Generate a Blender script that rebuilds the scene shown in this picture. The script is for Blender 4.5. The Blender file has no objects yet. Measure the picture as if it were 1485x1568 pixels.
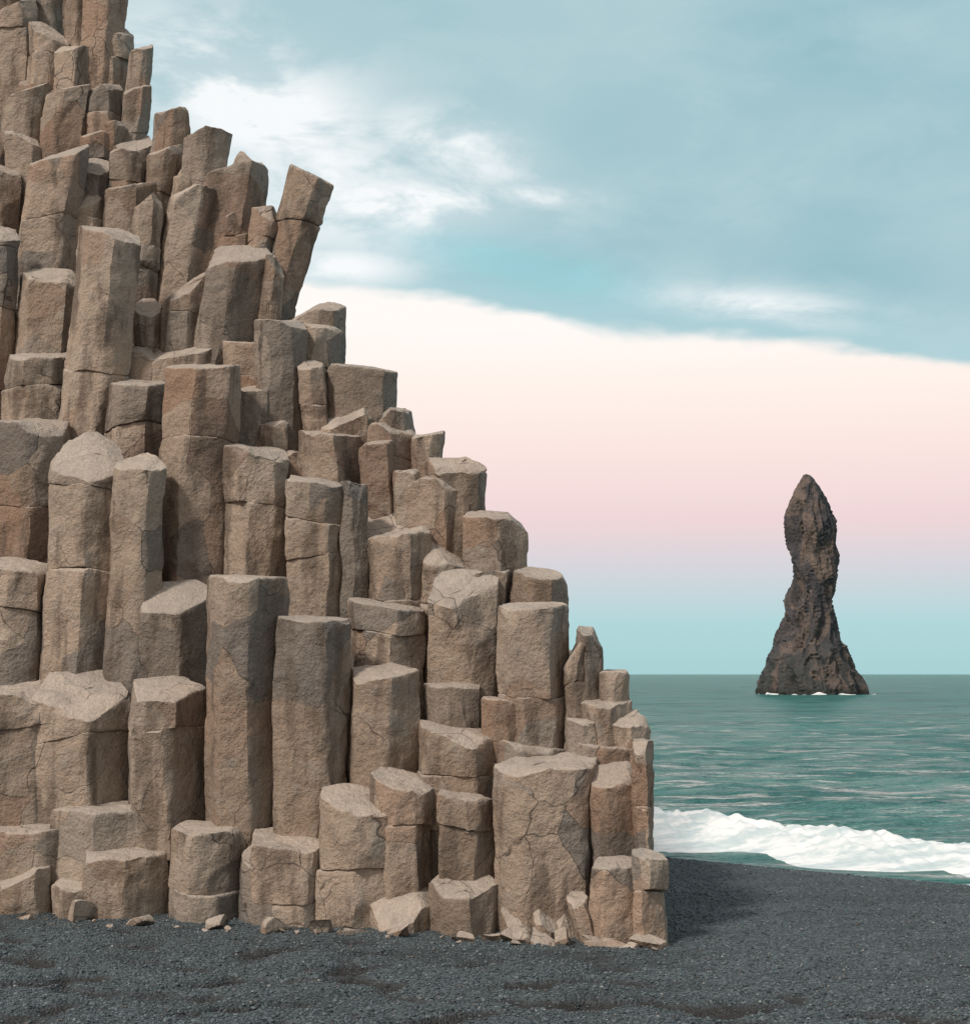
import bpy, math, random
import numpy as np
random.seed(23); rng=np.random.default_rng(23)
sc=bpy.context.scene
F=2400.0; P=math.atan(248/F); CH=1.7
SEA=-0.8
# ------------------------------------------------------------ helpers
def unproj(u,v,Y):
    yv=(784-v)/F; fw=math.cos(P)-yv*math.sin(P); up=math.sin(P)+yv*math.cos(P)
    return (u-742.5)/F*Y/fw, CH+Y*up/fw, up/fw
_perm=np.random.default_rng(3).permutation(256); _perm=np.concatenate([_perm,_perm,_perm])
_g=np.random.default_rng(4).normal(size=(256,3)); _g/=np.linalg.norm(_g,axis=1)[:,None]
def gn(p):
    i=np.floor(p).astype(np.int64); f=p-i; i&=255
    w=f*f*f*(f*(f*6-15)+10)
    out=0
    for dx in(0,1):
        for dy in(0,1):
            for dz in(0,1):
                h=_perm[_perm[_perm[(i[:,0]+dx)&255]+((i[:,1]+dy)&255)]+((i[:,2]+dz)&255)]
                g=_g[h]
                d=g[:,0]*(f[:,0]-dx)+g[:,1]*(f[:,1]-dy)+g[:,2]*(f[:,2]-dz)
                ww=(w[:,0] if dx else 1-w[:,0])*(w[:,1] if dy else 1-w[:,1])*(w[:,2] if dz else 1-w[:,2])
                out=out+d*ww
    return out*1.6
def vn(p): return np.stack([gn(p),gn(p+31.7),gn(p+77.3)],1)
def make_mesh(name,V,quads,tris,mat,attrs=None,sharp=None):
    me=bpy.data.meshes.new(name)
    V=np.asarray(V,np.float32); nq=len(quads); nt=len(tris)
    me.vertices.add(len(V)); me.vertices.foreach_set('co',V.ravel())
    li=np.concatenate([np.asarray(quads,np.int32).ravel(),np.asarray(tris,np.int32).ravel()]).astype(np.int32)
    me.loops.add(len(li)); me.loops.foreach_set('vertex_index',li)
    me.polygons.add(nq+nt)
    st=np.concatenate([np.arange(nq)*4,nq*4+np.arange(nt)*3]).astype(np.int32)
    me.polygons.foreach_set('loop_start',st)
    me.polygons.foreach_set('use_smooth',np.ones(nq+nt,bool))
    me.update(calc_edges=True); me.validate()
    if attrs:
        for k,a in attrs.items():
            at=me.attributes.new(k,'FLOAT','POINT'); at.data.foreach_set('value',np.asarray(a,np.float32))
    if sharp: me.set_sharp_from_angle(angle=math.radians(sharp))
    me.materials.append(mat)
    ob=bpy.data.objects.new(name,me); sc.collection.objects.link(ob); return ob
def grid_quads(nr,nc,wrap=False):
    r=np.arange(nr-1)[:,None]; c=np.arange(nc if wrap else nc-1)[None,:]
    c2=(c+1)%nc
    return np.stack([r*nc+c,r*nc+c2,(r+1)*nc+c2,(r+1)*nc+c],-1).reshape(-1,4)
class NT:
    def __init__(s,tree): s.t=tree; s.n=tree.nodes; s.l=tree.links
    def node(s,ty,**kw):
        n=s.n.new(ty)
        for k,v in kw.items(): setattr(n,k,v)
        return n
    def put(s,inp,val):
        if isinstance(val,bpy.types.NodeSocket): s.l.new(val,inp)
        else: inp.default_value=val
    def m(s,op,a,b=0.0,c=None,clamp=False):
        n=s.node('ShaderNodeMath',operation=op,use_clamp=clamp); s.put(n.inputs[0],a); s.put(n.inputs[1],b)
        if c is not None: s.put(n.inputs[2],c)
        return n.outputs[0]
    def mix(s,f,a,b,bt='MIX'):
        n=s.node('ShaderNodeMixRGB',blend_type=bt); s.put(n.inputs[0],f)
        for i,x in((1,a),(2,b)):
            if isinstance(x,tuple): x=(*x[:3],1)
            s.put(n.inputs[i],x)
        return n.outputs[0]
    def sm(s,x,a,b,lo=0.,hi=1.):
        n=s.node('ShaderNodeMapRange',interpolation_type='SMOOTHSTEP'); s.put(n.inputs[0],x)
        for i,v in enumerate((a,b,lo,hi)): s.put(n.inputs[i+1],v)
        return n.outputs[0]
    def noise(s,vec,scale,detail=4,rough=.55,dist=0.):
        n=s.node('ShaderNodeTexNoise'); s.put(n.inputs['Vector'],vec); n.inputs['Scale'].default_value=scale
        n.inputs['Detail'].default_value=detail; n.inputs['Roughness'].default_value=rough; n.inputs['Distortion'].default_value=dist
        return n.outputs[0]
    def map(s,vec,scale=(1,1,1),rot=(0,0,0),loc=(0,0,0)):
        n=s.node('ShaderNodeMapping'); s.put(n.inputs[0],vec); n.inputs['Scale'].default_value=scale; n.inputs['Rotation'].default_value=rot; n.inputs['Location'].default_value=loc
        return n.outputs[0]
    def bump(s,h,st,dist,normal=None):
        n=s.node('ShaderNodeBump'); n.inputs['Strength'].default_value=st; n.inputs['Distance'].default_value=dist; s.put(n.inputs['Height'],h)
        if normal is not None: s.l.new(normal,n.inputs['Normal'])
        return n.outputs[0]
def newmat(name):
    m=bpy.data.materials.new(name); m.use_nodes=True; t=NT(m.node_tree); b=m.node_tree.nodes['Principled BSDF']
    return m,t,b
def s2l(c): return tuple(((x/255)/12.92 if x/255<.04045 else ((x/255+.055)/1.055)**2.4) for x in c)

# ------------------------------------------------------------ rock material
def rock_mat(name):
    m,t,b=newmat(name)
    tc=t.node('ShaderNodeTexCoord').outputs['Object']
    at=t.node('ShaderNodeAttribute',attribute_name='tint').outputs['Fac']
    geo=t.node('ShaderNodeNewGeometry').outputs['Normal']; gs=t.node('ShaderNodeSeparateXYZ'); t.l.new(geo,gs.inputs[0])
    n1=t.noise(tc,1.6,3,.6); n2=t.noise(tc,8,4,.65); n3=t.noise(tc,45,3,.78)
    nz=t.node('ShaderNodeTexNoise'); nz.inputs['Scale'].default_value=2.5; nz.inputs['Detail'].default_value=2; t.l.new(tc,nz.inputs['Vector'])
    warp=t.mix(.3,tc,nz.outputs['Color'],'ADD')
    f=t.m('SUBTRACT',t.m('ADD',n1,t.m('MULTIPLY',at,.6)),.30)
    c=t.mix(t.sm(f,.22,.75),(.245,.182,.137),(.39,.305,.24))
    side=t.m('MULTIPLY',t.sm(gs.outputs[0],-.1,.75),.5)  # right-facing sides greyed in the colour, imitating the cooler light there
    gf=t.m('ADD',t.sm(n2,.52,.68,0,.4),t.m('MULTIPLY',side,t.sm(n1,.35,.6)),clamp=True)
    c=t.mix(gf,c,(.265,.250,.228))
    tv=t.m('FRACT',t.m('MULTIPLY',at,7.3))
    c=t.mix(t.sm(tv,.68,1.,0,.65),c,(.17,.158,.145)); c=t.mix(t.sm(tv,.2,.0,0,.4),c,(.34,.22,.155))
    # old and fresh break surfaces
    vc=t.node('ShaderNodeTexVoronoi'); vc.inputs['Scale'].default_value=1.9; t.l.new(warp,vc.inputs['Vector'])
    vs=t.node('ShaderNodeSeparateColor'); t.l.new(vc.outputs['Color'],vs.inputs[0])
    c=t.mix(t.sm(vs.outputs[0],.80,.82,0,.6),c,(.14,.135,.13)); c=t.mix(t.sm(vs.outputs[1],.80,.82,0,.4),c,(.40,.335,.275))
    c=t.mix(t.sm(vs.outputs[2],.87,.89,0,.45),c,(.29,.18,.125))
    st=t.noise(t.map(tc,(4.5,4.5,1.)),1,4,.6)
    c=t.mix(t.sm(st,.50,.64,0,.72),c,(.118,.092,.073))
    c=t.mix(t.m('MULTIPLY',t.sm(gs.outputs[2],.25,.8),.6),c,(.49,.425,.37))  # light from above painted in: upward faces get a paler colour
    c=t.mix(t.sm(n3,.3,.7),t.mix(1,c,(.84,.84,.84),'MULTIPLY'),t.mix(1,c,(1.13,1.13,1.12),'MULTIPLY'))
    vv=t.node('ShaderNodeTexVoronoi',feature='DISTANCE_TO_EDGE'); vv.inputs['Scale'].default_value=1.9
    t.l.new(warp,vv.inputs['Vector'])
    cr=t.m('MULTIPLY',t.sm(vv.outputs['Distance'],.0,.010,1,0),t.sm(n1,.47,.57))
    c=t.mix(t.m('MULTIPLY',cr,.8),c,(.045,.036,.03))
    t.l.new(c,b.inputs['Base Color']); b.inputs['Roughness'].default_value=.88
    b.inputs['Specular IOR Level'].default_value=.25
    h=t.m('ADD',t.m('MULTIPLY',n2,1.25),t.m('MULTIPLY',n3,.36))
    t.l.new(t.bump(h,.9,.040),b.inputs['Normal'])
    return m
M_rock=rock_mat('basalt_rock')

# ------------------------------------------------------------ column generator
class Acc:
    def __init__(s): s.V=[];s.Q=[];s.T=[];s.A=[];s.n=0
    def add(s,V,Q,T,tint):
        s.V.append(V); 
        if len(Q): s.Q.append(Q+s.n)
        if len(T): s.T.append(T+s.n)
        s.A.append(np.full(len(V),tint)); s.n+=len(V)
    def done(s,name,mat,sharp=None,disp=None):
        V=np.concatenate(s.V)
        if disp: V=disp(V)
        Q=np.concatenate(s.Q) if s.Q else np.zeros((0,4),int); T=np.concatenate(s.T) if s.T else np.zeros((0,3),int)
        return make_mesh(name,V,Q,T,mat,{'tint':np.concatenate(s.A)},sharp)
def polygon(n,rx,ry,rot,N):
    a=rot+np.arange(n)*2*math.pi/n+rng.uniform(-.24,.24,n)
    rr=rng.uniform(.88,1.08,n)
    c=np.stack([np.cos(a)*rr,np.sin(a)*rr],1)
    nx=np.roll(c,-1,0); L=np.linalg.norm(nx-c,axis=1); cum=np.concatenate([[0],np.cumsum(L)]); tt=np.linspace(0,cum[-1],N,endpoint=False)
    k=np.clip(np.searchsorted(cum,tt,side='right')-1,0,n-1); f=((tt-cum[k])/L[k])[:,None]
    p=c[k]*(1-f)+nx[k]*f
    for q in range(n):
        i=np.argmin(np.linalg.norm(p-c[q],axis=1)); p[i]=c[q]
    p=.14*np.roll(p,1,0)+.72*p+.14*np.roll(p,-1,0)
    w=p[:,0].max()-p[:,0].min(); p[:,0]-= (p[:,0].max()+p[:,0].min())/2
    p[:,0]*=2*rx/w; p[:,1]*=ry
    return p
def segment(acc,poly,cfun,z0,z1,s0,s1,tint,dz=.04,chips=(),rj=1.0,off=(0,0),taper=0.,top=True):
    N=len(poly); r=float(np.abs(poly).max())
    h=z1-z0; n=max(2,int(h/dz))
    ts=list(np.linspace(0,1,n+1)[1:-1])
    e1,e2=(.014,.006) if top else (.016,.006)
    rings=[(0,.7*r),(0,.35*r),(0,.014),(.006/h,.005)]
    rings+=[(t,0) for t in ts if .02/h<t<1-.03/h]
    rings+=[(1-.016/h,.001),(1-.006/h,e2),(1,e1),(1,.25*r),(1,.5*r),(1,.75*r)]
    R=[]
    for t,ins in rings:
        sc_=(1-ins/r)*rj*(1+taper*(t-.5)); q=poly*sc_
        zz=(z0+q@s0)*(1-t)+(z1+q@s1)*t
        cx,cy=cfun(z0+(z1-z0)*t)
        R.append(np.stack([q[:,0]+cx+off[0],q[:,1]+cy+off[1],zz],1))
    V=np.concatenate(R); nr=len(rings)
    cb=R[0].mean(0); ct=R[-1].mean(0); V=np.concatenate([V,[cb,ct]])
    for pt,nn in chips:
        d=np.maximum(0,(V-pt)@nn); V=V-d[:,None]*nn
    Q=grid_quads(nr,N,True)
    i=np.arange(N); j=(i+1)%N
    T=np.concatenate([np.stack([j,i,np.full(N,nr*N)],1),np.stack([(nr-1)*N+i,(nr-1)*N+j,np.full(N,nr*N+1)],1)])
    acc.add(V,Q,T,tint)
def unit(v): v=np.array(v,float); return v/np.linalg.norm(v)
def column(acc,X,Yc,zt,zb,rx,ry,zmid=None,lean=0.,leany=0.,hi=True,chipn=None,sy=None,rot=None,tint=None,joints=None,sx=None,rough=0.):
    n=random.choice([5,6,6,6]); N=64 if hi else 24
    if rot is None: rot=math.radians(-90+random.choice([25,25,22,30,-22,5])+random.uniform(-9,9))
    poly=polygon(n,rx,ry,rot,N)
    zmid=zt if zmid is None else zmid
    cf=lambda z:(X+lean*(z-zmid),Yc+leany*(z-zmid))
    el=max(0,(zt-CH)/Yc)
    sy=random.choice([.03,.1,.2,.4])*random.uniform(.7,1.2)+el*.6 if sy is None else sy
    s1=np.array([random.uniform(-.2,.18)*(1+rough) if sx is None else sx,sy])
    ztc=zt-abs(sy)*ry*.75-abs(s1[0])*rx*.5
    cuts=[ztc]
    if joints is not None: cuts+=list(joints)+[min(zb,joints[-1]-.3 if joints else zb)]
    else:
        while cuts[-1]>zb+.4:
            cuts.append(cuts[-1]-random.choice([.28,.4,.55,.7,.9,1.3])*random.uniform(.85,1.15))
        cuts[-1]=min(cuts[-1],zb)
    base=random.random() if tint is None else tint
    sl=s1
    for k in range(len(cuts)-1):
        a,bz=cuts[k],cuts[k+1]
        sn=np.array([random.uniform(-.2,.2),random.uniform(-.2,.15)])
        chips=[]
        if hi:
            H=a-bz
            nc=(random.choice([1,2,2,3]) if k==0 else random.choice([0,1,2])) if chipn is None else (chipn if k==0 else min(1,chipn))
            if rough and k==0: nc+=2
            for _ in range(nc):
                az=math.radians(random.uniform(-175,-5)); up=random.uniform(.25,1.7) if k==0 else random.choice([-1,1])*random.uniform(.5,1.2)
                nn=unit([math.cos(az),math.sin(az),up])
                corner=poly[np.argmax(poly@np.array([math.cos(az),math.sin(az)]))]
                zc=a+corner@sl if (k==0 or up>0) else bz+corner@sn
                cx,cy=cf(zc)
                dd=random.choice([.015,.03,.05,.09+rough*.06]) if k==0 else random.choice([.012,.025,.045])
                ref=np.array([cx+corner[0],cy+corner[1],zc])-nn*dd*random.uniform(.6,1.2)
                chips.append((ref,nn))
            if not chipn==0:
              for _ in range(3):
                az=math.radians(random.uniform(-165,-15)); nn=unit([math.cos(az),math.sin(az),random.uniform(-.14,.14)*min(1,.5/H)])
                ll=unit([lean,0,1]); nn=unit(nn-ll*(nn@ll)*(.8 if abs(lean)>.01 else 0))
                corner=poly[np.argmax(poly@nn[:2])]; zc=bz+random.uniform(.2,.8)*H; cx,cy=cf(zc)
                chips.append((np.array([cx+corner[0],cy+corner[1],zc])-nn*random.uniform(.008,.032),nn))
        big=random.random()<.3
        segment(acc,poly,cf,bz+.001,a,sn,sl,min(1,max(0,base+random.uniform(-.28,.28))),.035 if hi else .16,chips,
                rj=random.uniform(.98,1.015) if not big else random.uniform(.95,1.02),off=(random.uniform(-.012,.012),random.uniform(-.02,.02)) if k else (0,0),taper=random.uniform(-.03,.03),top=(k==0))
        sl=sn
def Yf(u): return 11.35-1.25*min(1.1,max(-.3,u/1000))
K=.6
def depth(u,v):
    t=unproj(u,v,1.)[2]; return (Yf(u)+CH*K)/(1-K*t)
cols=[ # uL,uR,vtop,vbottom[,lean[,opts]]
# base
(-35,118,1256,1345,0,{'sy':.12,'sx':.0,'chip':1}),(66,257,1230,1302,0,{'ry':.3,'sy':.12,'sx':.02,'chip':1,'rot':-88}),(112,245,1298,1392,0,{'sy':.15,'sx':0,'nj':1}),(246,367,1262,1400,0,{'nj':1,'sy':.1,'sx':0.}),(358,448,1288,1402,0,{'chip':3}),(372,522,1270,1392,0,{'chip':2,'sx':-.1}),
(482,603,1205,1385,0,{'rot':-88,'nj':1,'sy':.3}),(562,672,1178,1352,0,{'nj':1,'sy':.25}),(548,675,1348,1430,0,{'sy':.4,'chip':3}),(655,768,1338,1440,0,{'chip':3}),(668,760,1213,1340,0,{'nj':1}),(757,920,1160,1380,0,{'chip':1,'j':[],'sy':.12,'rot':-55,'sx':0}),
(905,985,1310,1430,0,{'sy':.2}),(972,1028,1298,1445,0,{'nj':1,'sy':.2}),(900,986,1172,1310,0,{'nj':1}),(968,1004,1130,1305),(635,765,1103,1225,0,{'nj':1,'sy':.2}),
(-120,-30,1240,1390),(-20,72,1322,1395,0,{'sy':.1,'nj':1,'sx':0}),(70,172,1342,1398,0,{'sy':.2,'chip':2}),
(765,830,1385,1440,0,{'sy':.5,'chip':3}),(815,862,1378,1442,.1,{'chip':3}),(850,888,1392,1445,0,{'chip':3}),(878,912,1368,1446,-.25,{'chip':3}),(912,950,1425,1448,0,{'chip':2}),(435,560,1385,1412,0,{'sy':.3,'chip':3}),
# lower mid
(-45,72,1045,1262,0,{'nj':1,'sy':.2,'sx':0}),(36,188,1026,1235,0,{'sy':.5,'j':[1135],'sx':-.1}),(178,302,1038,1260,0,{'nj':1,'sy':.3,'sx':-.05}),(303,432,878,1285,0,{'chip':1,'j':[],'rot':-62,'sy':.08,'sx':0.}),(412,529,940,1275,0,{'chip':1,'j':[],'rot':-60,'sy':.12,'sx':-.04}),
(528,640,1018,1205,0,{'nj':1,'sy':.25}),(527,652,915,1030,0,{'chip':1,'nj':1,'sy':.1,'sx':-.12}),(208,324,886,1065,0,{'nj':1,'sy':.6,'sx':.0}),(645,738,1035,1112,0,{'sy':.2}),(735,812,1068,1160,0,{'rot':-92}),(655,764,870,1062,0,{'sy':.7,'rot':-92,'j':[],'chip':3}),
(757,876,920,1140,0,{'chip':1,'j':[1065],'rot':-60,'sy':.1,'sx':0}),(866,905,975,1105),(885,930,955,1075),(868,938,1100,1165),(760,875,1135,1190),(890,978,1068,1135),(918,967,1026,1085),
(930,1003,1088,1150),(870,1000,1140,1180),
# mid
(-60,64,846,1035,0,{'nj':1}),(55,184,652,1035,.03,{'sy':.8,'j':[745,872],'sx':-.1,'chip':2}),(158,244,688,1040,.02,{'nj':1,'chip':1}),(-50,88,630,852,.02,{'chip':2,'j':[770]}),(233,358,543,886,.03,{'chip':1,'j':[672],'sy':.25,'sx':0.}),(332,438,673,875,0,{'j':[772],'sy':.2}),
(432,534,723,942,0,{'j':[792,852],'sy':.2}),(515,564,738,915),(560,659,801,922,0,{'sy':.2}),(628,722,803,905,0,{'sy':.8}),(706,810,776,872,0,{'chip':1,'nj':1,'sy':.25}),(698,782,868,925),(780,872,865,930,0,{'sy':.25}),
(336,435,584,682,.03,{'nj':1,'sy':.25,'sx':0}),(450,552,653,742),(548,604,670,772,-.05),(548,655,758,812,0,{'sy':.5}),(612,712,722,802,0,{'nj':1}),(655,745,694,780,0,{'nj':1}),(596,645,716,790),(560,642,645,715),
(488,568,608,668),(575,640,618,690),(632,680,656,700),(488,606,546,618,.05,{'chip':1,'nj':1}),(455,502,548,665,-.12,{'nj':1}),(381,469,480,665,-.03,{'nj':1,'chip':2}),(425,522,486,555,.03),(440,526,447,497,.03),
(428,474,690,722),(380,440,640,700),
# upper left
(-10,97,528,640,.03,{'chip':1,'nj':1,'sy':.3,'sx':0}),(88,199,330,665,.08,{'chip':2,'j':[560],'rot':-62}),(3,118,391,545,.05,{'nj':1,'sx':-.08}),(150,254,570,702,.05,{'nj':1,'sy':.3,'sx':0}),(205,338,506,562,0,{'sy':.3}),(178,242,525,582),(333,408,520,590),
(302,407,358,518,.18,{'chip':1,'nj':1}),(240,312,400,512,.05),(240,328,266,402,.15,{'nj':1}),(190,245,278,442,.08),(145,235,272,350,.05),(20,120,201,402,.07,{'nj':1}),(198,242,425,512),
(398,433,382,482,.05),(290,405,235,365,.12,{'nj':1}),(275,345,190,290,.1),(222,286,160,242,.05),(116,165,228,302),(60,128,120,232,.05),(-10,62,112,222,.05),
(-40,22,330,545,.03),(-40,24,242,335),(160,232,168,232),(186,229,68,152,.04),(122,196,-260,120,.03,{'chip':1,'nj':1}),(95,140,-250,90,.02),(75,150,62,150),(35,100,20,132),(-15,52,-30,100),
(120,185,120,190),(20,80,90,150),(110,175,185,240),(160,215,225,290),(215,275,215,275,.1),(330,400,300,372,.1),(0,60,200,260),(140,200,35,110),(100,160,280,340),(60,130,160,215),
(-60,20,-120,60),(30,95,-120,20),(340,395,225,300,.1),(-150,-60,1040,1250),(-160,-60,850,1040),(-150,-50,600,850),(-160,-40,380,600),(-150,-40,150,380),(-150,-60,-100,150),
(40,75,60,110,.1),(100,150,140,190,.15),(0,40,150,200),(180,228,120,175,.1),(235,270,195,240,.2),(262,300,230,280,.1),(150,190,180,215,.2),(375,430,310,400,.12),
]
acc=Acc()
for c in cols:
    uL,uR,vt,vb=c[:4]; lean=c[4] if len(c)>4 else 0; o=c[5] if len(c)>5 else {}
    uc=(uL+uR)/2; Y=depth(uc,vb)
    X,zm,_=unproj(uc,(vt+min(vb,vt+300))/2,Y); _,zt,_=unproj(uc,vt,Y+.2); _,zb,_=unproj(uc,vb,Y)
    rx=(uR-uL)/F*Y/2*.985; ry=o.get('ry',max(rx,.17)*random.uniform(.95,1.1))
    up=vt<520
    j=None
    if 'nj' in o:
        j=[zb-.25-random.uniform(0,.3)]
        if random.random()<.6 and zt-zb>.45: j=[zb+(zt-zb)*random.uniform(.25,.65)]+j
    if 'j' in o: j=[unproj(uc,q,Y)[1] for q in o['j']]+[zb-.3]
    r_=o.get('rot'); 
    column(acc,X,Y+ry*.9,zt,max(-.35,zb-1.3) if j is None else min(max(-.35,zb-1.3),j[-1]-.3),rx,ry,zm,lean,0,chipn=o.get('chip'),sy=o.get('sy'),joints=j,
        rot=None if r_ is None else math.radians(r_),rough=1. if up and 'chip' not in o else 0.,sx=o.get('sx'))
# the leaning column at the skyline: a broken head on a leaning shaft
Y=depth(440,470); X,zm,_=unproj(441,380,Y+.3); _,zt,_=unproj(462,240,Y+.3); _,zb,_=unproj(430,520,Y)
zj=unproj(446,318,Y)[1]
column(acc,X,Y+.5,zt,zb-1.2,.205,.20,zm,.25,0,chipn=0,sy=.3,sx=-.55,joints=[zj,zb-.3],rot=math.radians(-66),tint=.35)
# back fill honeycomb: same hill, tops kept under the modelled front
sil=[(-400,-500),(150,-260),(197,-60),(205,75),(228,160),(290,200),(350,235),(400,280),(430,395),(450,455),(520,490),(605,580),(680,670),(740,730),(805,800),(868,890),(925,975),(965,1045),(1000,1110),(1004,1300),(1028,1320),(1035,1440)]
su=np.array([a for a,b in sil]); sv=np.array([b for a,b in sil])
step=.42
for iy in range(0,26):
    for ix in range(-16,14):
        x=ix*step+(iy%2)*step/2+random.uniform(-.06,.06); y=10.2+iy*step*.86+random.uniform(-.06,.06)
        u=742.5+F*x/y
        yf=Yf(u)
        if y<yf+.75 or u<-900 : continue
        zt=(y-yf-.66)/K-random.uniform(0,.35)
        zt=min(zt,9.5+random.uniform(-.5,.5))
        ok=True
        for du in(-.26,.26):
            uu=742.5+F*(x+du)/y
            if uu>1022: ok=False;break
            vs=np.interp(uu+14,su,sv)+62
            zt=min(zt,unproj(uu,vs,y)[1])
        if not ok or zt<.1: continue
        column(acc,x,y,zt,-.35,step*.53,step*.55,hi=False,sy=.1)
def disp(V):
    w=vn(V*1.9)*.024+vn(V*6.)*.008
    w2=vn(np.floor(V*np.array([5.5,5.5,3.2])+vn(V*2.)*1.6)*.77+.5)*.012
    return V+w+w2+vn(V*16.)*.005
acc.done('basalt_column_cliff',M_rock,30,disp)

# ------------------------------------------------------------ broken blocks and stones at the foot
import bmesh
bm=bmesh.new(); bmesh.ops.create_icosphere(bm,subdivisions=4,radius=1); 
IV=np.array([v.co[:] for v in bm.verts]); IT=np.array([[v.index for v in f.verts] for f in bm.faces]); bm.free()
def rock(acc,c,s,npl=8,seed=0,rot=0,tint=.5):
    r=np.random.default_rng(seed); V=IV*1.3
    for _ in range(npl):
        n=unit(r.normal(size=3)); d=r.uniform(.3,.5); V=V-np.maximum(0,V@n-d)[:,None]*n
    V=V*np.array(s)*1.9
    cr,sr=math.cos(rot),math.sin(rot)
    V=np.stack([V[:,0]*cr-V[:,1]*sr,V[:,0]*sr+V[:,1]*cr,V[:,2]],1)+np.array(c)
    acc.add(V,np.zeros((0,4),int),IT,tint)
ra=Acc()
for i,(u,s,dy) in enumerate([(440,.06,.1),(905,.045,.08),(935,.055,.1),(800,.05,.1),(720,.04,.08),(995,.05,.05),(860,.05,.1),(500,.07,.05),(535,.05,.15),(345,.05,.05),(610,.06,.08),(130,.07,.06),(60,.05,.1),(830,.06,.0),(770,.05,.05),(965,.035,.12),(220,.045,.08)]):
    yb=Yf(u)-dy; X=(u-742.5)/F*yb
    rock(ra,(X,yb,s*.1),(s*1.4,s,s*.75),9,i+40,random.uniform(0,3),random.random())
for i in range(22):
    u=random.uniform(20,1030); yb=Yf(u)-random.uniform(.08,.3); X=(u-742.5)/F*yb; s=random.uniform(.007,.018)
    rock(ra,(X,yb,s*.2),(s*1.2,s,s*.7),9,i+100,random.uniform(0,3),random.random())
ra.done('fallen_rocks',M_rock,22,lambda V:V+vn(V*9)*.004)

# ------------------------------------------------------------ beach
def crest(x):
    return np.where(x<6,15.2-.88*(x-1.8),11.5-.25*(x-6)).clip(5,19)
def pitf(x,y):
    p=np.stack([x,y,x*0],1)
    fg=1/(1+np.exp((y-9.7+.35*x)*2.2))
    return np.maximum(0,gn(p*np.array([2.0,3.4,1])+9.1+vn(p*6)*.22)+.02)*fg
def beach_z(x,y):
    off=y-crest(x)
    p=np.stack([x,y,x*0],1)
    z=-np.log1p(np.exp(np.clip(off*3,-40,40)))/3*.22; z=np.maximum(z,-3.)
    near=np.clip((16-y)/6,0,1)*np.clip((y+5)/5,0,1)
    fg=1/(1+np.exp((y-9.4+.25*x)*3.))
    n=gn(p*np.array([1.6,2.4,1]))*.022+gn(p*5)*.012
    z=z+(n*(.6+.7*fg)-pitf(x,y)*.17+gn(p*13)*.009)*near
    return z
xs=np.concatenate([[-3000,-300,-60,-20],np.linspace(-8,8,520),[12,20,60,300,3000]])
ys=np.concatenate([[-300,-30,0,3],np.linspace(5.5,16,420),np.linspace(16.2,24,50),[30,60,300,6500]])
XX,YY=np.meshgrid(xs,ys); zz=beach_z(XX.ravel(),YY.ravel())
m,t,b=newmat('black_pebble_sand'); tc=t.node('ShaderNodeTexCoord').outputs['Object']
vo=t.node('ShaderNodeTexVoronoi'); vo.inputs['Scale'].default_value=72; t.l.new(tc,vo.inputs['Vector'])
sepc=t.node('ShaderNodeSeparateColor'); t.l.new(vo.outputs['Color'],sepc.inputs[0]); rv=sepc.outputs[0]
big=t.noise(t.map(tc,(.8,1.6,1)),1.,3,.6)
c=t.mix(rv,(.028,.035,.040),(.11,.14,.152))
c=t.mix(t.sm(rv,.94,.98,0,.6),c,(.24,.26,.26))
c=t.mix(t.sm(big,.46,.66,0,.5),c,(.030,.034,.036))
pit=t.node('ShaderNodeAttribute',attribute_name='pit').outputs['Fac']
c=t.mix(t.sm(pit,.0,.28,0,.85),c,(.024,.020,.018))   # hollows darkened: damp sand, plus shade put into the colour
t.l.new(c,b.inputs['Base Color']); b.inputs['Roughness'].default_value=.7; b.inputs['Specular IOR Level'].default_value=.3
h=t.m('SUBTRACT',1,vo.outputs['Distance'])
t.l.new(t.bump(h,.85,.012),b.inputs['Normal']); M_beach=m
make_mesh('black_sand_beach',np.stack([XX.ravel(),YY.ravel(),zz],1),grid_quads(len(ys),len(xs)),np.zeros((0,3),int),M_beach,{'pit':pitf(XX.ravel(),YY.ravel())})
# pebbles
bm=bmesh.new(); bmesh.ops.create_icosphere(bm,subdivisions=1,radius=1)
PV=np.array([v.co[:] for v in bm.verts]); PT=np.array([[v.index for v in f.verts] for f in bm.faces]); bm.free()
n=95000
py=7.2+ (rng.random(n)**1.25)*8.3; px=(rng.random(n)*2-1)*(py*.36)
keep=rng.random(n)>pitf(px,py)*2.2; px=px[keep]; py=py[keep]; n=len(px)
pz=beach_z(px,py); s=rng.lognormal(math.log(.0055),.36,n).clip(.003,.015)
ang=rng.random(n)*6.28; S=np.stack([s*rng.uniform(.9,1.5,n),s*rng.uniform(.8,1.2,n),s*rng.uniform(.45,.8,n)],1)
jit=rng.uniform(.8,1.2,(n,12,1)); pv=PV[None]*jit*S[:,None,:]
ca,sa=np.cos(ang)[:,None],np.sin(ang)[:,None]
pv=np.stack([pv[...,0]*ca-pv[...,1]*sa,pv[...,0]*sa+pv[...,1]*ca,pv[...,2]],-1)+np.stack([px,py,pz+s*.25],1)[:,None,:]
pt=(PT[None]+np.arange(n)[:,None,None]*12).reshape(-1,3)
m,t,b=newmat('pebble_stone'); at=t.node('ShaderNodeAttribute',attribute_name='tint').outputs['Fac']
c=t.mix(at,(.026,.033,.038),(.12,.152,.165)); c=t.mix(t.sm(at,.985,.99),c,(.28,.28,.27)); c=t.mix(t.sm(t.m('FRACT',t.m('MULTIPLY',at,37.)),.95,.97,0,.5),c,(.13,.09,.07))
t.l.new(c,b.inputs['Base Color']); b.inputs['Roughness'].default_value=.6
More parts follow.
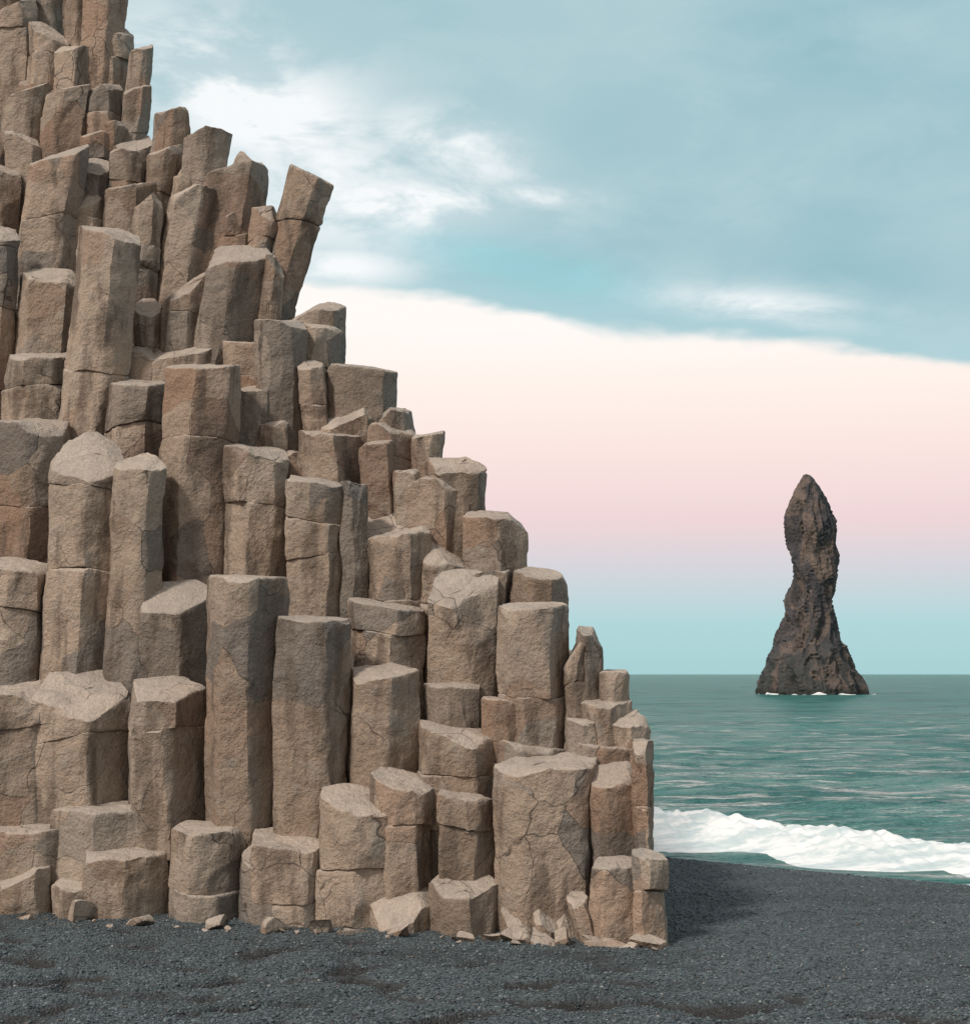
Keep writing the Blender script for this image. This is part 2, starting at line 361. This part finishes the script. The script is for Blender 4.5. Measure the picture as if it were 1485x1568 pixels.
make_mesh('beach_pebbles',pv.reshape(-1,3),np.zeros((0,4),int),pt,m,{'tint':np.repeat(rng.random(n),12)})

# ------------------------------------------------------------ sea
yr=8*np.exp(np.linspace(0,math.log(9000/8),1100)); ss=np.linspace(-1.1,1.1,560); ss=np.sign(ss)*np.abs(ss)**1.5
ssx=np.concatenate([[-4],ss,[4]])
Yg=np.repeat(yr[:,None],len(ssx),1); Xg=ssx[None]*Yg
x,y=Xg.ravel(),Yg.ravel()
p=np.stack([x,y,x*0],1)
amp=np.clip((y-12)/14,0.,1)
fade=np.clip(1.4-y/500,0.15,1)
def rg(q): return 1-2*np.abs(gn(q))
z=(rg(p*np.array([.08,.26,1]))*.12*fade+rg(p*np.array([.28,.8,1])+5)*.09*np.clip(1.6-y/110,0,1)+rg(p*np.array([.8,2.2,1])+5)*.038*np.clip(1.6-y/60,0,1)+gn(p*np.array([.02,.06,1])+15)*.22)*amp
q=np.abs(y-(crest(x)+13+gn(p*.2)*1.2)); z=z+.20*np.exp(-(q/1.0)**2)*(x>-2)*amp
q=np.abs(y-(crest(x)+20+gn(p*.15)*2)); z=z+.14*np.exp(-(q/1.3)**2)*amp
m,t,b=newmat('sea_water'); tc=t.node('ShaderNodeTexCoord').outputs['Object']
sep=t.node('ShaderNodeSeparateXYZ'); t.l.new(tc,sep.inputs[0])
dist=t.sm(sep.outputs[1],20,150)
c=t.mix(dist,(.10,.255,.235),(.045,.225,.205))
patch=t.noise(t.map(tc,(.09,.5,1)),1.,4,.7); c=t.mix(t.sm(patch,.42,.6,0,.7),c,(.018,.125,.118))
st=t.noise(t.map(tc,(.42,2.4,1)),1.,4,.72,.3); near=t.sm(sep.outputs[1],22,150,1.,.18)
fo=t.m('MULTIPLY',t.sm(st,.51,.66),t.m('MULTIPLY',near,.8))
c=t.mix(fo,c,(.70,.68,.68))
t.l.new(c,b.inputs['Base Color']); b.inputs['IOR'].default_value=1.33
t.put(b.inputs['Roughness'],t.m('ADD',.3,t.m('MULTIPLY',fo,.6)))
b.inputs['Specular IOR Level'].default_value=.26
h=t.m('ADD',t.noise(t.map(tc,(.8,3.,1)),1.,4,.75),t.m('MULTIPLY',t.noise(t.map(tc,(.15,.6,1)),1.,2,.6),2.))
t.l.new(t.bump(h,1.,.7),b.inputs['Normal'])
make_mesh('sea',np.stack([x,y,z+SEA],1),grid_quads(len(yr),len(ssx)),np.zeros((0,3),int),m)

# ------------------------------------------------------------ breaking wave foam
def foam_mat(name):
    m,t,b=newmat(name); tc=t.node('ShaderNodeTexCoord').outputs['Object']
    n1=t.noise(t.map(tc,(1.2,3.2,4)),1.,5,.65)
    c=t.mix(t.sm(n1,.38,.6),(.52,.61,.63),(.84,.84,.84)); t.l.new(c,b.inputs['Base Color']); b.inputs['Roughness'].default_value=.9
    t.l.new(t.bump(n1,.45,.09),b.inputs['Normal']); return m
M_foam=foam_mat('sea_foam')
xs=np.linspace(-3,16,900); of=np.linspace(3.2,11.5,170)
XX,OO=np.meshgrid(xs,of); x=XX.ravel(); o=OO.ravel(); y=o+crest(x)
p=np.stack([x,o,x*0],1)
H=np.interp(x,[0,2.6,4,6.5,10,16],[.55,.50,.40,.27,.22,.2])*(1+.25*gn(p*np.array([.9,0,1]))+.12*gn(p*np.array([3.1,0,1]))+.1*gn(p*np.array([9.1,0,1])))
cc=9.0+.35*gn(p*np.array([.5,0,1])+3)
prof=np.where(o<cc,np.exp(-((o-cc)/1.2)**2),np.exp(-((o-cc)/.55)**2))
z=SEA+.05+H*prof+(gn(p*np.array([1.2,2.4,1]))*.04+gn(p*np.array([3.,5.,1]))*.03+gn(p*np.array([8,11,1.]))*.02)*(.3+prof)
edge=np.clip((o-9.9+.7*gn(p*np.array([.6,0,1])+8))/.8,0,1); z-=edge*.45
z-=np.clip((4-o)/.8,0,1)*.2
make_mesh('breaking_wave',np.stack([x,y,z],1),grid_quads(len(of),len(xs)),np.zeros((0,3),int),M_foam)

# ------------------------------------------------------------ sea stack
prof=[(728,1229,1238),(733,1226,1245),(745,1221,1253),(770,1211,1264),(800,1203,1276),(815,1204,1279),(850,1212,1280),(885,1210,1279),(900,1207,1275),(920,1200,1269),(940,1196,1271),(960,1197,1276),(985,1190,1287),(1010,1176,1300),(1035,1167,1313),(1062,1162,1325),(1085,1160,1330)]
YS=180.
vv=np.array([a[0] for a in prof],float)[::-1]; LL=np.array([a[1] for a in prof],float)[::-1]; RR=np.array([a[2] for a in prof],float)[::-1]
nr,N=300,200
vs=np.linspace(1085,728,nr); R=[]
th=np.linspace(0,2*math.pi,N,endpoint=False)
for v in vs:
    l=np.interp(-v,-vv,LL); r=np.interp(-v,-vv,RR); xl,z,_=unproj(l,v,YS); xr,_,_=unproj(r,v,YS)
    cx=(xl+xr)/2; hw=(xr-xl)/2; hd=hw*.85+.3
    R.append(np.stack([cx+hw*np.cos(th),YS+hd*np.sin(th),np.full(N,z)],1))
V=np.concatenate(R)
cxs=np.repeat(np.array([r_.mean(0) for r_ in R]),N,0); rdir=V-cxs; rdir[:,2]=0; L=np.linalg.norm(rdir,axis=1)+.01; rdir/=L[:,None]
q=V*np.array([1,1,.36])
rid=1-np.abs(gn(q*.30))*2; rid2=1-np.abs(gn(q*.8+4))*2; rid3=1-np.abs(gn(V*2.0+14))*2
d=(rid-.65)*.85+(rid2-.55)*.55+(rid3-.5)*.15+gn(V*4)*.05
V=V+rdir*(d*np.clip(L/3,.2,1))[:,None]; V[:,2]+=gn(V*.9)*.2
V=np.concatenate([V,[V[-N:].mean(0)+[0,0,.15]]])
i=np.arange(N); T=np.stack([(nr-1)*N+i,(nr-1)*N+(i+1)%N,np.full(N,nr*N)],1)
m,t,b=newmat('sea_stack_rock'); tc=t.node('ShaderNodeTexCoord').outputs['Object']
sep=t.node('ShaderNodeSeparateXYZ'); t.l.new(tc,sep.inputs[0])
n1=t.noise(t.map(tc,(1,1,.5)),.26,4,.65,.6); n2=t.noise(t.map(tc,(1,1,.6)),1.1,5,.7)
c=t.mix(t.sm(n1,.44,.58),(.048,.045,.050),(.135,.10,.083)); c=t.mix(t.sm(n2,.53,.68,0,.55),c,(.22,.155,.12)); c=t.mix(t.sm(n2,.34,.46,.8,0),c,(.024,.024,.028))
low=t.sm(sep.outputs[2],0,9,1,0); c=t.mix(t.m('MULTIPLY',low,t.sm(n1,.46,.56,.9,.15)),c,(.042,.047,.046))
wet=t.sm(t.m('ADD',sep.outputs[2],t.m('MULTIPLY',n2,1.5)),.3,1.2,1,0); c=t.mix(wet,c,(.02,.022,.02))
t.l.new(c,b.inputs['Base Color']); b.inputs['Roughness'].default_value=.85
t.l.new(t.bump(n2,.6,.45),b.inputs['Normal'])
make_mesh('sea_stack',V,grid_quads(nr,N,True),T,m,None,30)
th=np.linspace(0,2*math.pi,200,endpoint=False); R=[]
xl=unproj(1160,1066,YS)[0]; xr=unproj(1328,1066,YS)[0]; cx=(xl+xr)/2; hw=(xr-xl)/2
for k,s_ in enumerate([.8,.97,1.0,1.05,1.1]):
    pp=np.stack([np.cos(th)*2,np.sin(th)*2,th*0+k],1); w=1+.10*gn(pp*1.5)*(k>0)*k/2
    R.append(np.stack([cx+hw*s_*w*np.cos(th)+(.8*(k>2)),YS-1+hw*.85*s_*w*np.sin(th),SEA+np.array([.05,.1,.05,-.1,-.4])[k]+.45*gn(pp*2.5)*(k<4)],1))
make_mesh('stack_foam',np.concatenate(R),grid_quads(5,200,True),np.zeros((0,3),int),M_foam)

# ------------------------------------------------------------ sky (world)
w=bpy.data.worlds.new('sky'); sc.world=w; w.use_nodes=True; t=NT(w.node_tree); bg=w.node_tree.nodes['Background']
g=t.node('ShaderNodeTexCoord').outputs['Generated']; sep=t.node('ShaderNodeSeparateXYZ'); t.l.new(g,sep.inputs[0]); X_,Y_,Z_=sep.outputs
az=t.m('ARCTAN2',X_,Y_); el=t.m('ARCSINE',Z_)
def ae(u,v):
    yv=(784-v)/F; fw=math.cos(P)-yv*math.sin(P); up=math.sin(P)+yv*math.cos(P); x=(u-742.5)/F
    return math.atan2(x,fw),math.atan2(up,math.hypot(x,fw))
ramp=t.node('ShaderNodeValToRGB'); t.l.new(t.m('MULTIPLY',el,1/.6,clamp=True),ramp.inputs[0]); R_=ramp.color_ramp
stops=[(1032,(166,207,210)),(955,(174,212,217)),(925,(188,212,218)),(875,(209,210,217)),(800,(237,211,213)),(700,(249,226,221)),(600,(254,240,231)),(500,(255,249,244)),(300,(255,250,246))]
for k,(v,cl) in enumerate(stops):
    e=R_.elements[k] if k<2 else R_.elements.new(.5)
    e.position=ae(742,v)[1]/.6; e.color=(*s2l(cl),1)
vec=t.node('ShaderNodeCombineXYZ'); t.l.new(az,vec.inputs[0]); t.l.new(el,vec.inputs[1]); V0=vec.outputs[0]
nA=t.noise(t.map(V0,(5,15,1),rot=(0,0,.15)),1.,4,.55,.3); nB=t.noise(t.map(V0,(9,20,1),rot=(0,0,.3),loc=(3,1,0)),1.,5,.62,.3); nC=t.noise(t.map(V0,(3,6,1),loc=(7,2,0)),1.,2,.5)
azc=t.m('MINIMUM',t.m('MAXIMUM',az,-.5),.6)
e1=ae(480,440); e2=ae(1485,568); sl=(e2[1]-e1[1])/(e2[0]-e1[0])
edge=t.m('ADD',t.m('MULTIPLY',azc,sl),e1[1]-sl*e1[0])
dd=t.m('ADD',t.m('SUBTRACT',el,edge),t.m('ADD',t.m('MULTIPLY',t.m('SUBTRACT',nA,.5),.055),t.m('MULTIPLY',t.m('SUBTRACT',nB,.5),.02)))
cm=t.sm(dd,-.002,.010)
cc=t.mix(t.sm(nC,.35,.65),s2l((150,190,199)),s2l((173,202,209)))
cc=t.mix(t.sm(nA,.4,.65,0,.6),cc,s2l((172,202,209)))
cc=t.mix(t.sm(nB,.42,.68,0,.25),cc,s2l((196,217,221)))
cc=t.mix(t.sm(dd,.0,.045,.5,0),cc,s2l((184,216,221)))
sB=t.sm(nB,.38,.60)
def blob(u,v,ru,rv,rot=0.,str_=1.):
    a,e=ae(u,v); dx=t.m('SUBTRACT',az,a); dy=t.m('SUBTRACT',el,e); cr,sr=math.cos(rot),math.sin(rot)
    xx=t.m('MULTIPLY_ADD',dx,cr*F/ru,t.m('MULTIPLY',dy,sr*F/ru)); yy=t.m('MULTIPLY_ADD',dy,cr*F/rv,t.m('MULTIPLY',dx,-sr*F/rv))
    r2=t.m('MULTIPLY_ADD',xx,xx,t.m('MULTIPLY',yy,yy))
    return t.m('MULTIPLY',t.m('EXPONENT',t.m('MULTIPLY',r2,-1.)),str_)
cc=t.mix(t.m('MULTIPLY',blob(790,405,190,36,-.22,1.),t.m('MULTIPLY_ADD',sB,.5,.5)),cc,s2l((146,208,217)))
tot=None
for bdef in [(390,160,230,100,-.35,1.2),(610,312,190,44,-.05,1.25),(690,225,150,50,-.25,1.),(820,300,100,26,0,.8),(480,270,190,130,-.2,1.),(1160,468,150,26,-.12,.9),(525,408,110,32,0,1.)]:
    bb=blob(*bdef); tot=bb if tot is None else t.m('MAXIMUM',tot,bb)
cc=t.mix(t.m('MULTIPLY',tot,t.m('MULTIPLY_ADD',sB,.75,.33),clamp=True),cc,s2l((246,249,250)))
col=t.mix(cm,ramp.outputs[0],cc)
over=t.sm(el,.5,.9); col=t.mix(over,col,(.52,.53,.54))
bl=t.m('ADD',t.m('MULTIPLY',Y_,-.8),t.m('MULTIPLY',X_,-.6))
back=t.sm(bl,-.1,.8); warm=t.mix(t.sm(el,0.,.9),(.84,.70,.60),(.68,.63,.59)); col=t.mix(back,col,warm)
rt=t.m('MULTIPLY',t.sm(X_,.35,.9),t.sm(el,.6,.2)); col=t.mix(t.m('MULTIPLY',rt,.6),col,(.28,.35,.39))
sky=t.node('ShaderNodeTexSky',sky_type='NISHITA'); sky.sun_disc=False; SE,SA=math.radians(46),math.radians(224)
sky.sun_elevation=SE; sky.sun_rotation=SA
col=t.mix(1.,col,t.mix(1.,sky.outputs[0],(.004,.004,.004),'MULTIPLY'),'ADD')
t.l.new(col,bg.inputs[0]); bg.inputs[1].default_value=1.0
w.cycles.sampling_method='NONE'

# sun: soft, high behind the viewer and to the left
sd=bpy.data.lights.new('sun','SUN'); sd.energy=2.75; sd.angle=math.radians(7); sd.color=(1,.92,.83)
so=bpy.data.objects.new('sun',sd); sc.collection.objects.link(so)
from mathutils import Vector
dirv=Vector((math.sin(SA)*math.cos(SE),math.cos(SA)*math.cos(SE),math.sin(SE)))
so.rotation_euler=dirv.to_track_quat('Z','Y').to_euler()

# camera
cd=bpy.data.cameras.new('camera'); cam=bpy.data.objects.new('camera',cd); sc.collection.objects.link(cam)
cam.location=(0,0,CH); cam.rotation_euler=(math.pi/2+P,0,0); cd.sensor_fit='VERTICAL'; cd.sensor_height=24; cd.lens=24*F/1568
cd.clip_end=20000; sc.camera=cam
sc.view_settings.view_transform='Standard'; sc.view_settings.look='None'; sc.view_settings.exposure=0
print('verts',sum(len(o.data.vertices) for o in sc.objects if o.type=='MESH'))
